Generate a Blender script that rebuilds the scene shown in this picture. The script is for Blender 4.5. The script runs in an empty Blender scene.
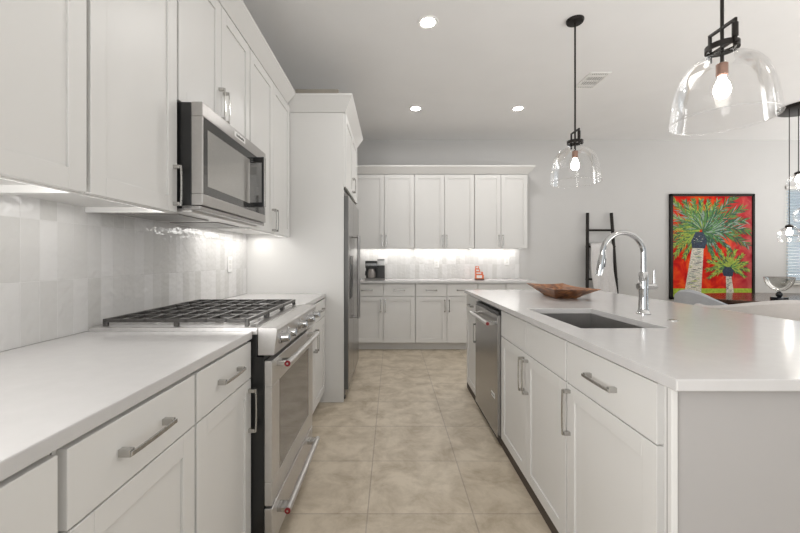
import bpy, bmesh, math, random
from mathutils import Vector, Matrix
random.seed(7)
PI = math.pi
S = bpy.context.scene
C = S.collection

# ------------------------------------------------------------------ camera
cam_d = bpy.data.cameras.new('camera'); cam = bpy.data.objects.new('camera', cam_d); C.objects.link(cam)
cam.location = (0, 0, 1.21); cam.rotation_euler = (PI/2, 0, 0)
cam_d.sensor_width = 36; cam_d.lens = 370/800*36
cam_d.shift_x = 8/800; cam_d.shift_y = -7.5/800
cam_d.clip_start = 0.05
S.camera = cam
# ------------------------------------------------------------------ light and exposure
S.view_settings.view_transform = 'Standard'; S.view_settings.look = 'None'
S.view_settings.gamma = 1; S.view_settings.use_curve_mapping = False
S.view_settings.exposure = 0.42
W = bpy.data.worlds.new('world'); S.world = W; W.use_nodes = True
W.node_tree.nodes['Background'].inputs[0].default_value = (0.80, 0.91, 1.0, 1)
W.node_tree.nodes['Background'].inputs[1].default_value = 0.5

def area(name, loc, rot, sx, sy, power, col=(1, 1, 1), spread=None):
    d = bpy.data.lights.new(name, 'AREA'); d.shape = 'RECTANGLE'; d.size = sx; d.size_y = sy
    d.energy = power; d.color = col
    if spread: d.spread = spread
    o = bpy.data.objects.new(name, d); C.objects.link(o); o.location = loc; o.rotation_euler = rot
    return o
area('fill_rear', (1.5, -3.42, 1.25), (PI/2, 0, 0), 4.9, 2.3, 15, (1, 0.99, 0.98))  # added fill lamp, unseen, at the rear wall opening
area('fill_right', (8.1, 0.6, 1.35), (PI/2, 0, PI/2), 4.5, 2.2, 4, (0.97, 0.985, 1))  # added fill lamp, unseen, at the right wall opening
area('fill_side', (-1.0, -.55, 1.35), (PI/2, 0, -PI/2+.45), 1.1, 1.0, 36, (1, .99, .98))  # added fill lamp, no window here; brightens the island fronts
area('fill_up_rear', (.4, -1.9, 1.0), (PI, 0, 0), 2.6, 1.8, 26, (1, 0.99, 0.98))  # added unseen lamp facing up behind the camera, brightens the ceiling
area('fill_up_dining', (6.7, 2.3, .9), (PI, 0, 0), 2.4, 3.6, 92, (1, 0.99, 0.98))  # added unseen lamp facing up on the dining side, for the ceiling
area('fill_up_aisle', (3.7, .4, .6), (PI, 0, 0), 2.6, 2.6, 56, (1, 0.99, 0.98))  # added unseen lamp facing up right of the aisle, for the ceiling

# ------------------------------------------------------------------ materials
def mat(name, col, rough=0.5, metal=0.0, noise=0.0, nscale=8.0, bump=0.0, bscale=40.0, spec=None, emit=None, es=1.0, coat=0, stretch=None, ior=None, trans=0):
    m = bpy.data.materials.new(name); m.use_nodes = True
    nt = m.node_tree; b = nt.nodes['Principled BSDF']
    c = tuple(col) + (1,)
    b.inputs['Base Color'].default_value = c
    b.inputs['Roughness'].default_value = rough; b.inputs['Metallic'].default_value = metal
    if spec is not None: b.inputs['Specular IOR Level'].default_value = spec
    if ior: b.inputs['IOR'].default_value = ior
    if trans: b.inputs['Transmission Weight'].default_value = trans
    if coat: b.inputs['Coat Weight'].default_value = coat; b.inputs['Coat Roughness'].default_value = 0.05
    tc = nt.nodes.new('ShaderNodeTexCoord'); mp = nt.nodes.new('ShaderNodeMapping')
    nt.links.new(tc.outputs['Object'], mp.inputs['Vector'])
    if stretch: mp.inputs['Scale'].default_value = stretch
    if noise:
        n = nt.nodes.new('ShaderNodeTexNoise'); n.inputs['Scale'].default_value = nscale; n.inputs['Detail'].default_value = 4
        r = nt.nodes.new('ShaderNodeMapRange'); r.inputs[1].default_value = .3; r.inputs[2].default_value = .7
        r.inputs[3].default_value = 1-noise; r.inputs[4].default_value = 1+noise
        mx = nt.nodes.new('ShaderNodeVectorMath'); mx.operation = 'SCALE'; mx.inputs[0].default_value = col
        nt.links.new(mp.outputs[0], n.inputs['Vector']); nt.links.new(n.outputs['Fac'], r.inputs[0])
        nt.links.new(r.outputs[0], mx.inputs['Scale']); nt.links.new(mx.outputs[0], b.inputs['Base Color'])
    if bump:
        n = nt.nodes.new('ShaderNodeTexNoise'); n.inputs['Scale'].default_value = bscale
        bp = nt.nodes.new('ShaderNodeBump'); bp.inputs['Strength'].default_value = bump; bp.inputs['Distance'].default_value = .01
        nt.links.new(mp.outputs[0], n.inputs['Vector']); nt.links.new(n.outputs['Fac'], bp.inputs['Height'])
        nt.links.new(bp.outputs[0], b.inputs['Normal'])
    if emit:
        b.inputs['Emission Color'].default_value = tuple(emit)+(1,); b.inputs['Emission Strength'].default_value = es
    return m

WALLC = (0.60, 0.592, 0.58)
M = {}
M['wall'] = mat('wall_paint', WALLC, .75, noise=.012, nscale=3, bump=.05, bscale=180)
M['ceiling'] = mat('ceiling_paint', (0.82, 0.815, 0.81), .85, noise=.012, nscale=3, bump=.12, bscale=120)
M['cab'] = mat('white_cabinet_lacquer', (0.69, 0.68, 0.66), .38, noise=.008, nscale=4)
M['cabdark'] = mat('cabinet_shadow_gap', (0.35, 0.34, 0.32), .6, noise=.02)
M['kick_shade'] = mat('brown_toe_kick_shade', (0.07, 0.053, 0.04), .7, noise=.1)  # brown toe kick, darkened to include the floor shadow under the doors
M['quartz'] = mat('white_quartz', (0.57, 0.558, 0.55), .16, spec=.35, noise=.018, nscale=22)
M['steel'] = mat('brushed_steel', (0.38, 0.37, 0.36), .26, .95, noise=.03, nscale=60, stretch=(1, 1, .05))
M['steel2'] = mat('satin_steel_edge', (0.60, 0.585, 0.57), .32, .8, noise=.03, nscale=60)
M['mwsteel'] = mat('microwave_steel', (0.44, 0.425, 0.41), .3, .85, noise=.03, nscale=60)
M['nickel'] = mat('satin_nickel', (0.50, 0.49, 0.47), .22, .95, noise=.02, nscale=50)
M['handle_dark'] = mat('brushed_handle_steel', (0.36, 0.35, 0.34), .35, .9, noise=.03, nscale=60)
M['chrome'] = mat('polished_chrome', (0.52, 0.52, 0.52), .07, 1.0, noise=.01)
M['black'] = mat('black_enamel', (0.012, 0.012, 0.012), .3, noise=.1)
M['iron'] = mat('cast_iron', (0.07, 0.066, 0.062), .3, .35, noise=.2, nscale=90)
M['bronze'] = mat('dark_bronze', (0.02, 0.017, 0.015), .4, .6, noise=.1)
M['glassdark'] = mat('dark_oven_glass', (0.16, 0.15, 0.14), .06, 0.25, noise=.03, ior=1.9)
M['mwglass'] = mat('microwave_glass', (0.05, 0.05, 0.048), .06, 0.1, noise=.03, ior=1.7)
M['fridgeside'] = mat('grey_fridge_side', (0.13, 0.128, 0.122), .45, .3, noise=.03)
M['red'] = mat('red_medallion', (0.22, 0.01, 0.015), .3, noise=.05)
M['panel_greige'] = mat('greige_end_panel', (0.40, 0.384, 0.375), .5, noise=.01, nscale=4)  # one even greige, darker than the cabinet lacquer
M['white'] = mat('white_plastic', (0.82, 0.81, 0.79), .35, noise=.01)
M['wood'] = None
M['led'] = mat('led_strip_diffuser', (1, 1, 1), .5, noise=.01, emit=(1, .985, .96), es=4)
M['lens'] = mat('downlight_lens', (1, 1, 1), .5, noise=.01, emit=(1, .97, .93), es=14)
M['bulb'] = mat('glowing_bulb', (1, 1, 1), .3, noise=.01, emit=(1, .93, .84), es=22)
M['socket'] = mat('aged_brass_socket', (0.28, 0.17, 0.13), .35, .7, noise=.1)
M['darkwood'] = mat('dark_walnut_tabletop', (0.07, 0.035, 0.022), .16, noise=.35, nscale=6, stretch=(1, 12, 1))
M['greyfab'] = mat('light_grey_fabric', (0.42, 0.43, 0.45), .85, noise=.06, nscale=120, bump=.2, bscale=400)
M['darkfab'] = mat('charcoal_fabric', (0.06, 0.065, 0.075), .8, noise=.1, nscale=60)
M['cream'] = mat('cream_slipcover', (0.56, 0.53, 0.51), .9, noise=.03, nscale=30, bump=.15, bscale=300)
M['towel'] = mat('white_throw', (0.66, 0.64, 0.63), .95, noise=.05, nscale=60, bump=.3, bscale=150)
M['grout_dark'] = mat('unpainted_wood', (0.34, 0.31, 0.26), .8, noise=.1)
M['plastic_dark'] = mat('black_appliance_plastic', (0.035, 0.033, 0.031), .3, noise=.1)
M['plastic_grey'] = mat('grey_appliance_plastic', (0.20, 0.19, 0.18), .35, noise=.1)
M['carafe'] = mat('carafe_coffee_glass', (0.34, 0.31, 0.29), .06, .2, noise=.1)
M['blind'] = mat('white_blind_slat', (0.66, 0.74, 0.80), .5, noise=.02)
M['trimw'] = mat('white_trim', (0.70, 0.69, 0.66), .4, noise=.01)
M['coral'] = mat('coral_packet', (0.75, 0.16, 0.05), .5, noise=.15, nscale=40)
M['bw'] = mat('black_stone_base', (0.01, 0.012, 0.016), .15, noise=.1)

def wood_mat():
    m = bpy.data.materials.new('carved_brown_wood'); m.use_nodes = True; nt = m.node_tree; b = nt.nodes['Principled BSDF']
    tc = nt.nodes.new('ShaderNodeTexCoord'); mp = nt.nodes.new('ShaderNodeMapping'); mp.inputs['Scale'].default_value = (9, 1.6, 14)
    n = nt.nodes.new('ShaderNodeTexNoise'); n.inputs['Scale'].default_value = 3; n.inputs['Detail'].default_value = 6; n.inputs['Distortion'].default_value = .6
    cr = nt.nodes.new('ShaderNodeValToRGB'); e = cr.color_ramp.elements
    e[0].position = .3; e[0].color = (.045, .016, .007, 1); e[1].position = .72; e[1].color = (.50, .22, .08, 1)
    x = e.new(.5); x.color = (.24, .088, .028, 1)
    nt.links.new(tc.outputs['Object'], mp.inputs[0]); nt.links.new(mp.outputs[0], n.inputs['Vector'])
    nt.links.new(n.outputs['Fac'], cr.inputs[0]); nt.links.new(cr.outputs[0], b.inputs['Base Color'])
    b.inputs['Roughness'].default_value = .35
    return m
M['wood'] = wood_mat()

def glass_mat(name='clear_glass', tint=(1, 1, 1), refl=.75, edge=.25, ior=1.45):
    # thin clear glass: see-through with a fresnel reflection
    m = bpy.data.materials.new(name); m.use_nodes = True; nt = m.node_tree
    nt.nodes.remove(nt.nodes['Principled BSDF']); out = nt.nodes['Material Output']
    t = nt.nodes.new('ShaderNodeBsdfTransparent'); t.inputs[0].default_value = tuple(tint)+(1,)
    g = nt.nodes.new('ShaderNodeBsdfGlossy'); g.inputs['Roughness'].default_value = .07; g.inputs['Color'].default_value = (1, 1, 1, 1)
    fr = nt.nodes.new('ShaderNodeFresnel'); fr.inputs[0].default_value = ior
    mx = nt.nodes.new('ShaderNodeMixShader')
    mu = nt.nodes.new('ShaderNodeMath'); mu.operation = 'MULTIPLY'; mu.inputs[1].default_value = refl
    nt.links.new(fr.outputs[0], mu.inputs[0]); nt.links.new(mu.outputs[0], mx.inputs[0])
    nt.links.new(t.outputs[0], mx.inputs[1]); nt.links.new(g.outputs[0], mx.inputs[2]); nt.links.new(mx.outputs[0], out.inputs[0])
    return m
M['glass'] = glass_mat(tint=(.985, .985, .985), refl=.45)
M['bowlglass'] = glass_mat('smoky_bowl_glass', (.72, .72, .70), .9)
M['pane'] = glass_mat('window_glass', (.97, .98, .98), .5)

def tile_wall_mat(name, axis, z0):
    m = bpy.data.materials.new(name); m.use_nodes = True; nt = m.node_tree; b = nt.nodes['Principled BSDF']
    tc = nt.nodes.new('ShaderNodeTexCoord'); sp = nt.nodes.new('ShaderNodeSeparateXYZ'); cb = nt.nodes.new('ShaderNodeCombineXYZ')
    nt.links.new(tc.outputs['Object'], sp.inputs[0]); nt.links.new(sp.outputs[axis], cb.inputs[0])
    ad = nt.nodes.new('ShaderNodeMath'); ad.operation = 'SUBTRACT'; ad.inputs[1].default_value = z0
    nt.links.new(sp.outputs['Z'], ad.inputs[0]); nt.links.new(ad.outputs[0], cb.inputs[1])
    br = nt.nodes.new('ShaderNodeTexBrick'); br.offset = 0; br.squash = 1
    br.inputs['Scale'].default_value = 1; br.inputs['Brick Width'].default_value = .0675; br.inputs['Row Height'].default_value = .213
    br.inputs['Mortar Size'].default_value = .0016; br.inputs['Mortar Smooth'].default_value = .3; br.inputs['Bias'].default_value = 0
    br.inputs['Color1'].default_value = (.56, .55, .53, 1); br.inputs['Color2'].default_value = (.70, .69, .68, 1)
    br.inputs['Mortar'].default_value = (.66, .65, .635, 1)
    nt.links.new(cb.outputs[0], br.inputs['Vector']); nt.links.new(br.outputs['Color'], b.inputs['Base Color'])
    n = nt.nodes.new('ShaderNodeTexNoise'); n.inputs['Scale'].default_value = 26; n.inputs['Detail'].default_value = 1
    nt.links.new(cb.outputs[0], n.inputs['Vector'])
    b1 = nt.nodes.new('ShaderNodeBump'); b1.inputs['Strength'].default_value = .22; b1.inputs['Distance'].default_value = .02
    nt.links.new(n.outputs['Fac'], b1.inputs['Height'])
    b2 = nt.nodes.new('ShaderNodeBump'); b2.invert = True; b2.inputs['Strength'].default_value = .6; b2.inputs['Distance'].default_value = .002
    nt.links.new(br.outputs['Fac'], b2.inputs['Height']); nt.links.new(b1.outputs[0], b2.inputs['Normal'])
    nt.links.new(b2.outputs[0], b.inputs['Normal'])
    b.inputs['Roughness'].default_value = .07
    return m
M['tileL'] = tile_wall_mat('glazed_backsplash_tile_side', 'Y', .92)
M['tileB'] = tile_wall_mat('glazed_backsplash_tile_back', 'X', .92)

def floor_mat():
    m = bpy.data.materials.new('beige_porcelain_floor_tile'); m.use_nodes = True; nt = m.node_tree; b = nt.nodes['Principled BSDF']
    tc = nt.nodes.new('ShaderNodeTexCoord'); mp = nt.nodes.new('ShaderNodeMapping')
    mp.inputs['Location'].default_value = (.116, -1.757+.459*4, 0)
    nt.links.new(tc.outputs['Object'], mp.inputs[0])
    br = nt.nodes.new('ShaderNodeTexBrick'); br.offset = 0
    br.inputs['Scale'].default_value = 1; br.inputs['Brick Width'].default_value = .501; br.inputs['Row Height'].default_value = .459
    br.inputs['Mortar Size'].default_value = .0035; br.inputs['Mortar Smooth'].default_value = .2
    br.inputs['Color1'].default_value = (.505, .438, .345, 1); br.inputs['Color2'].default_value = (.55, .482, .385, 1)
    br.inputs['Mortar'].default_value = (.39, .335, .275, 1)
    nt.links.new(mp.outputs[0], br.inputs['Vector'])
    n = nt.nodes.new('ShaderNodeTexNoise'); n.inputs['Scale'].default_value = 5.5; n.inputs['Detail'].default_value = 10; n.inputs['Distortion'].default_value = .35; n.inputs['Roughness'].default_value = .68
    nt.links.new(mp.outputs[0], n.inputs['Vector'])
    cr = nt.nodes.new('ShaderNodeValToRGB'); e = cr.color_ramp.elements
    e[0].position = .33; e[0].color = (.72, .68, .62, 1); e[1].position = .60; e[1].color = (1.12, 1.12, 1.12, 1)
    nt.links.new(n.outputs['Fac'], cr.inputs[0])
    mx = nt.nodes.new('ShaderNodeMix'); mx.data_type = 'RGBA'; mx.blend_type = 'MULTIPLY'; mx.inputs[0].default_value = 1
    nt.links.new(br.outputs['Color'], mx.inputs[6]); nt.links.new(cr.outputs[0], mx.inputs[7]); nt.links.new(mx.outputs[2], b.inputs['Base Color'])
    bp = nt.nodes.new('ShaderNodeBump'); bp.invert = True; bp.inputs['Strength'].default_value = .4; bp.inputs['Distance'].default_value = .002
    nt.links.new(br.outputs['Fac'], bp.inputs['Height']); nt.links.new(bp.outputs[0], b.inputs['Normal'])
    b.inputs['Roughness'].default_value = .42
    return m
M['floor'] = floor_mat()

# ------------------------------------------------------------------ mesh helpers
class MB:
    def __init__(s): s.bm = bmesh.new(); s.mi = 0
    def _tag(s, fs):
        for f in fs: f.material_index = s.mi
    def box(s, x0, x1, y0, y1, z0, z1, mtx=None):
        v = [s.bm.verts.new(p) for p in ((x0,y0,z0),(x1,y0,z0),(x1,y1,z0),(x0,y1,z0),(x0,y0,z1),(x1,y0,z1),(x1,y1,z1),(x0,y1,z1))]
        fs = [s.bm.faces.new([v[i] for i in q]) for q in ((0,3,2,1),(4,5,6,7),(0,1,5,4),(1,2,6,5),(2,3,7,6),(3,0,4,7))]
        s._tag(fs)
        if mtx: bmesh.ops.transform(s.bm, matrix=mtx, verts=v)
        return s
    def prism(s, pts, axis, a, b):
        """extrude polygon pts (2d) along axis ('x','y','z') from a to b"""
        def P(p, t):
            return {'x': (t, p[0], p[1]), 'y': (p[0], t, p[1]), 'z': (p[0], p[1], t)}[axis]
        va = [s.bm.verts.new(P(p, a)) for p in pts]; vb = [s.bm.verts.new(P(p, b)) for p in pts]
        n = len(pts); fs = [s.bm.faces.new(va[::-1]), s.bm.faces.new(vb)]
        for i in range(n): fs.append(s.bm.faces.new((va[i], va[(i+1) % n], vb[(i+1) % n], vb[i])))
        s._tag(fs); return s
    def tube(s, path, r, n=12, cap=True, sq=None):
        path = [Vector(p) for p in path]; m = len(path); rings = []
        rr = r if isinstance(r, (list, tuple)) else [r]*m
        up = None
        for i, p in enumerate(path):
            t = (path[min(i+1, m-1)] - path[max(i-1, 0)]).normalized()
            if up is None:
                a = Vector((0, 0, 1)) if abs(t.z) < .9 else Vector((1, 0, 0))
                u = t.cross(a).normalized()
            else:
                u = (up - t*up.dot(t)).normalized()
            up = u; w = t.cross(u)
            ring = []
            for k in range(n):
                a = 2*PI*(k+(.5 if n == 4 else 0))/n
                ring.append(s.bm.verts.new(p + (u*math.cos(a) + w*math.sin(a)*(sq or 1))*rr[i]))
            rings.append(ring)
        fs = []
        for i in range(m-1):
            for k in range(n):
                fs.append(s.bm.faces.new((rings[i][k], rings[i][(k+1) % n], rings[i+1][(k+1) % n], rings[i+1][k])))
        if cap: fs += [s.bm.faces.new(rings[0][::-1]), s.bm.faces.new(rings[-1])]
        s._tag(fs); return s
    def lathe(s, prof, n=32, c=(0, 0, 0), axis='z', close=False):
        rings = []
        for (r, h) in prof:
            ring = []
            for k in range(n):
                a = 2*PI*k/n; x, y = r*math.cos(a), r*math.sin(a)
                p = {'z': (x, y, h), 'y': (x, h, y), 'x': (h, x, y)}[axis]
                ring.append(s.bm.verts.new(Vector(p)+Vector(c)))
            rings.append(ring)
        fs = []
        for i in range(len(rings)-1):
            for k in range(n):
                fs.append(s.bm.faces.new((rings[i][k], rings[i][(k+1) % n], rings[i+1][(k+1) % n], rings[i+1][k])))
        if close:
            fs += [s.bm.faces.new(rings[0][::-1]), s.bm.faces.new(rings[-1])]
        s._tag(fs); return s
    def cyl(s, c, r, h, n=24, axis='z', r2=None):
        return s.lathe([(r, 0), (r if r2 is None else r2, h)], n, c, axis, True)
    def poly(s, pts):
        f = s.bm.faces.new([s.bm.verts.new(p) for p in pts]); s._tag([f]); return s
    def build(s, name, mats, parent=None, smooth=False, bevel=0, seg=2, loc=None, rot=None, fix=True, sub=0, solid=0):
        if fix: bmesh.ops.recalc_face_normals(s.bm, faces=s.bm.faces)
        me = bpy.data.meshes.new(name); s.bm.to_mesh(me); s.bm.free()
        for m in (mats if isinstance(mats, (list, tuple)) else [mats]): me.materials.append(m)
        o = bpy.data.objects.new(name, me); C.objects.link(o)
        if parent: o.parent = parent
        if loc: o.location = loc
        if rot: o.rotation_euler = rot
        if smooth:
            for p in me.polygons: p.use_smooth = True
            if smooth == 'auto':
                md = o.modifiers.new('edge', 'EDGE_SPLIT'); md.split_angle = math.radians(38)
        if solid:
            md = o.modifiers.new('solid', 'SOLIDIFY'); md.thickness = solid; md.offset = 0
        if sub:
            md = o.modifiers.new('sub', 'SUBSURF'); md.levels = sub; md.render_levels = sub
        if bevel:
            md = o.modifiers.new('bevel', 'BEVEL'); md.width = bevel; md.segments = seg; md.limit_method = 'ANGLE'; md.angle_limit = math.radians(40)
        return o

def tag(o, label, cat, group=None):
    o['label'] = label; o['category'] = cat
    if group: o['group'] = group
    return o
def thing(name, label, cat, loc=(0, 0, 0), rot=0, group=None):
    o = bpy.data.objects.new(name, None); C.objects.link(o); o.location = loc; o.rotation_euler = (0, 0, rot)
    o.empty_display_size = .1
    return tag(o, label, cat, group)
def structure(o, label=None):
    o['kind'] = 'structure'
    if label: o['label'] = label
    return o
def copy_tree(o, parent=None):
    c = o.copy(); C.objects.link(c); c.parent = parent
    for ch in list(o.children): copy_tree(ch, c)
    return c

# ------------------------------------------------------------------ room shell
CEIL = 2.976; LW = -1.23; BW = 5.49; RW = 8.2; RY = -3.5
structure(MB().box(LW-.1, RW+.1, RY-.1, BW+.1, -.1, 0).build('floor', M['floor']), 'beige square porcelain tile floor')
structure(MB().box(LW-.1, RW+.1, RY-.1, BW+.1, CEIL, CEIL+.1).build('ceiling', M['ceiling']), 'flat off-white ceiling')
structure(MB().box(LW-.1, LW, RY-.1, BW+.1, 0, CEIL).build('wall_left', M['wall']))
WX0, WX1, WZ0, WZ1 = 5.83, 7.3, .86, 2.29
w = MB()
w.box(LW, WX0, BW, BW+.1, 0, CEIL).box(WX1, RW, BW, BW+.1, 0, CEIL).box(WX0, WX1, BW, BW+.1, 0, WZ0).box(WX0, WX1, BW, BW+.1, WZ1, CEIL)
structure(w.build('wall_back', M['wall']))
structure(MB().box(RW, RW+.1, -1.9, -3.6, 0, CEIL).box(RW, RW+.1, 3.0, BW+.1, 0, CEIL).box(RW, RW+.1, -1.9, 3.0, 2.5, CEIL).build('wall_right', M['wall']))
structure(MB().box(LW-.1, -1.0, RY-.1, RY, 0, CEIL).box(4.1, RW, RY-.1, RY, 0, CEIL).box(-1.0, 4.1, RY-.1, RY, 2.45, CEIL).build('wall_rear', M['wall']))
structure(MB().box(2.0, RW, BW-.014, BW, 0, .13).build('baseboard_back', M['trimw'], bevel=.003))
# window with frame, panes
wf = MB().box(WX0, WX0+.05, BW, BW+.07, WZ0, WZ1).box(WX1-.05, WX1, BW, BW+.07, WZ0, WZ1).box(WX0, WX1, BW, BW+.07, WZ1-.05, WZ1)
wf.box(WX0, WX1, BW, BW+.07, WZ0, WZ0+.05).box(WX0, WX1, BW+.02, BW+.06, 1.55, 1.59).build('window_1', M['trimw'], bevel=.003)
wo = structure(bpy.data.objects['window_1'], 'white framed dining window')
MB().box(WX0+.04, WX1-.04, BW+.04, BW+.045, WZ0+.04, WZ1-.04).build('pane', M['pane'], wo)
structure(MB().box(WX0-.06, WX1+.06, BW-.06, BW+.02, WZ0-.03, WZ0).build('trim_1', M['trimw'], bevel=.004), 'white window sill')

# ------------------------------------------------------------------ cabinet building blocks
def panel_mb(w, h, t=.020, stile=.058, rec=.007, slab=False):
    m = MB()
    if slab:
        m.box(0, w, -t, 0, 0, h); return m
    s = stile; c = .004
    m.box(0, s, -t, 0, 0, h).box(w-s, w, -t, 0, 0, h).box(s, w-s, -t, 0, h-s, h).box(s, w-s, -t, 0, 0, s)
    m.box(s, w-s, -t+rec, -.001, s, h-s)
    return m
def handle(parent, x, z, L=.16, vert=True, y=-.020, mat_=None):
    """bowed flat bar pull with two square feet"""
    m = MB(); pr = .030; wd = .005; n = 8
    pts = []
    for i in range(n+1):
        t = -1+2*i/n; pts.append((t*L/2, -(pr-.004+.002*(1-t*t))))
    for i in range(n):
        (a, ya), (b, yb) = pts[i], pts[i+1]
        if vert: m.prism([(ya-.005, a), (ya, a), (yb, b), (yb-.005, b)], 'x', -wd, wd)
        else: m.prism([(a, ya-.005), (b, yb-.005), (b, yb), (a, ya)], 'z', -wd, wd)
    for sg in (-1, 1):
        e = sg*L/2; i0, i1 = sorted((e, e-sg*.014))
        if vert: m.box(-.008, .008, -pr+.004, 0, i0, i1)
        else: m.box(i0, i1, -pr+.004, 0, -.008, .008)
    o = m.build('handle', mat_ or M['nickel'], parent, bevel=.0012, loc=(x, y, z))
    return o
G = .0022
def cabinet(name, label, cat, loc, rot, w, d, z0, z1, fronts, toe=0, group=None, kick_d=.075, open_bottom=False):
    t = thing(name, label, cat, loc, rot, group)
    m = MB()
    if open_bottom:   # wall cabinet with a recessed underside
        m.box(0, w, 0, d, z0+.022, z1).box(0, .016, 0, d, z0, z0+.022).box(w-.016, w, 0, d, z0, z0+.022).box(.016, w-.016, 0, .018, z0, z0+.022)
    else: m.box(0, w, 0, d, z0, z1)
    m.build('carcass', M['cab'], t)
    if toe: MB().box(0, w, kick_d, d, 0, toe).build('toe_kick', M['kick_shade'] if name == 'island_cabinet' else M['cab'], t)
    for f in fronts:
        kind, x0, x1, a, b, hs = f
        o = panel_mb(x1-x0-2*G, b-a-2*G, slab=(kind == 'drawer')).build(kind, M['cab'], t, bevel=.0016, loc=(x0+G, 0, a+G))
        for h in hs:
            handle(o, h[1]-x0-G, h[2]-a-G, h[3], h[0] == 'v')
    return t
RL = PI/2; RR = -PI/2

# ---- left wall base cabinets (local x runs away from the camera)
XB = -.583; dB = abs(LW-XB)-.002
def left_base(name, label, y0, y1, fronts): return cabinet(name, label, 'cabinet', (XB, y0, 0), RL, y1-y0, dB, .10, .889, fronts, .10, 'base cabinets along the left wall')
DT, DB_ = .882, .735
left_base('base_cabinet', 'white base cabinet in the bottom left corner, nearest to the camera', -.25, .630,
    [('drawer', .0, .458, DB_, DT, [('h', .23, .81, .16)]), ('drawer', .458, .876, DB_, DT, [('h', .66, .81, .16)]), ('door', 0, .458, .105, DB_, []), ('door', .458, .876, .105, DB_, [])])
left_base('base_cabinet', 'white left-wall base cabinet with the wider drawer, second from the range', .634, 1.062,
    [('drawer', .006, .425, DB_, DT, [('h', .205, .81, .16)]), ('door', .006, .425, .105, DB_, [])])
left_base('base_cabinet', 'white base cabinet with a narrow drawer directly before the range', 1.064, 1.482,
    [('drawer', .002, .416, DB_, DT, [('h', .21, .81, .16)]), ('door', .002, .416, .105, DB_, [('v', .39, .615, .17)])])
left_base('base_cabinet', 'white base cabinet between the range and the tall refrigerator panel', 2.248, 3.115,
    [('drawer', .004, .434, DB_, DT, [('h', .22, .81, .16)]), ('drawer', .434, .864, DB_, DT, [('h', .65, .81, .16)]),
     ('door', .004, .434, .105, DB_, [('v', .408, .615, .16)]), ('door', .434, .864, .105, DB_, [('v', .460, .615, .16)])])
tag(MB().box(LW+.001, -.56, -.27, 1.484, .89, .92).build('worktop', M['quartz'], bevel=.003), 'white quartz worktop in the left foreground, ending at the range', 'countertop')
tag(MB().box(LW+.001, -.56, 2.246, 3.118, .89, .92).build('worktop', M['quartz'], bevel=.003), 'short white quartz worktop between the range and the tall refrigerator panel', 'countertop')
tag(MB().box(LW+.0002, LW+.009, -.27, 3.118, .921, 1.60).build('tile_backsplash', M['tileL']), 'glossy vertical pale grey tile backsplash along the left wall behind the range', 'backsplash')

# ---- left wall upper cabinets
XU = -.88; dU = abs(LW-XU)-.010; UB, UT = 1.395, 2.50
def left_upper(label, y0, y1, zb, fronts): return cabinet('wall_cabinet', label, 'cabinet', (XU, y0, 0), RL, y1-y0, dU, zb, UT, fronts, 0, 'wall cabinets along the left wall', open_bottom=True)
left_upper('white wall cabinet at the top left edge, nearest to the camera', .14, 1.049, UB, [('door', .004, .455, UB, 2.49, [('v', .43, 1.50, .16)]), ('door', .455, .905, UB, 2.49, [('v', .48, 1.50, .16)])])
left_upper('white single-door wall cabinet just before the microwave', 1.051, 1.486, UB, [('door', .003, .432, UB, 2.49, [('v', .408, 1.50, .16)])])
left_upper('short white two-door wall cabinet above the microwave', 1.488, 2.242, 1.85, [('door', .003, .377, 1.85, 2.49, [('v', .352, 1.98, .16)]), ('door', .377, .751, 1.85, 2.49, [('v', .402, 1.98, .16)])])
left_upper('white two-door wall cabinet between the microwave and the tall refrigerator panel', 2.244, 3.118, UB, [('door', .004, .436, UB, 2.49, [('v', .411, 1.49, .16)]), ('door', .436, .868, UB, 2.49, [('v', .461, 1.49, .16)])])

def crown(name, path, z0, z1, proj, label, closed=False):
    prof = [(0, z0), (.004, z0), (proj-.004, z1-.022), (proj, z1-.018), (proj, z1), (0, z1)]
    m = MB(); rings = []; n = len(path)
    P = [Vector((p[0], p[1])) for p in path]
    for i, p in enumerate(P):
        ds = []
        if i > 0: ds.append((P[i]-P[i-1]).normalized())
        if i < n-1: ds.append((P[i+1]-P[i]).normalized())
        ns = [Vector((d.y, -d.x)) for d in ds]
        if len(ns) == 2:
            b = (ns[0]+ns[1]); b = b/(b.dot(ns[0]))
        else: b = ns[0]
        rings.append([m.bm.verts.new((p.x+b.x*q, p.y+b.y*q, z)) for q, z in prof])
    k = len(prof)
    for i in range(n-1):
        for j in range(k): m.bm.faces.new((rings[i][j], rings[i][(j+1) % k], rings[i+1][(j+1) % k], rings[i+1][j]))
    m.bm.faces.new(rings[0][::-1]); m.bm.faces.new(rings[-1])
    return tag(m.build(name, M['cab']), label, 'molding')
crown('crown_molding', [(-.862, .14), (-.862, 3.045)], 2.492, 2.585, .068, 'white crown molding along the top of the left wall cabinets')

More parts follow.
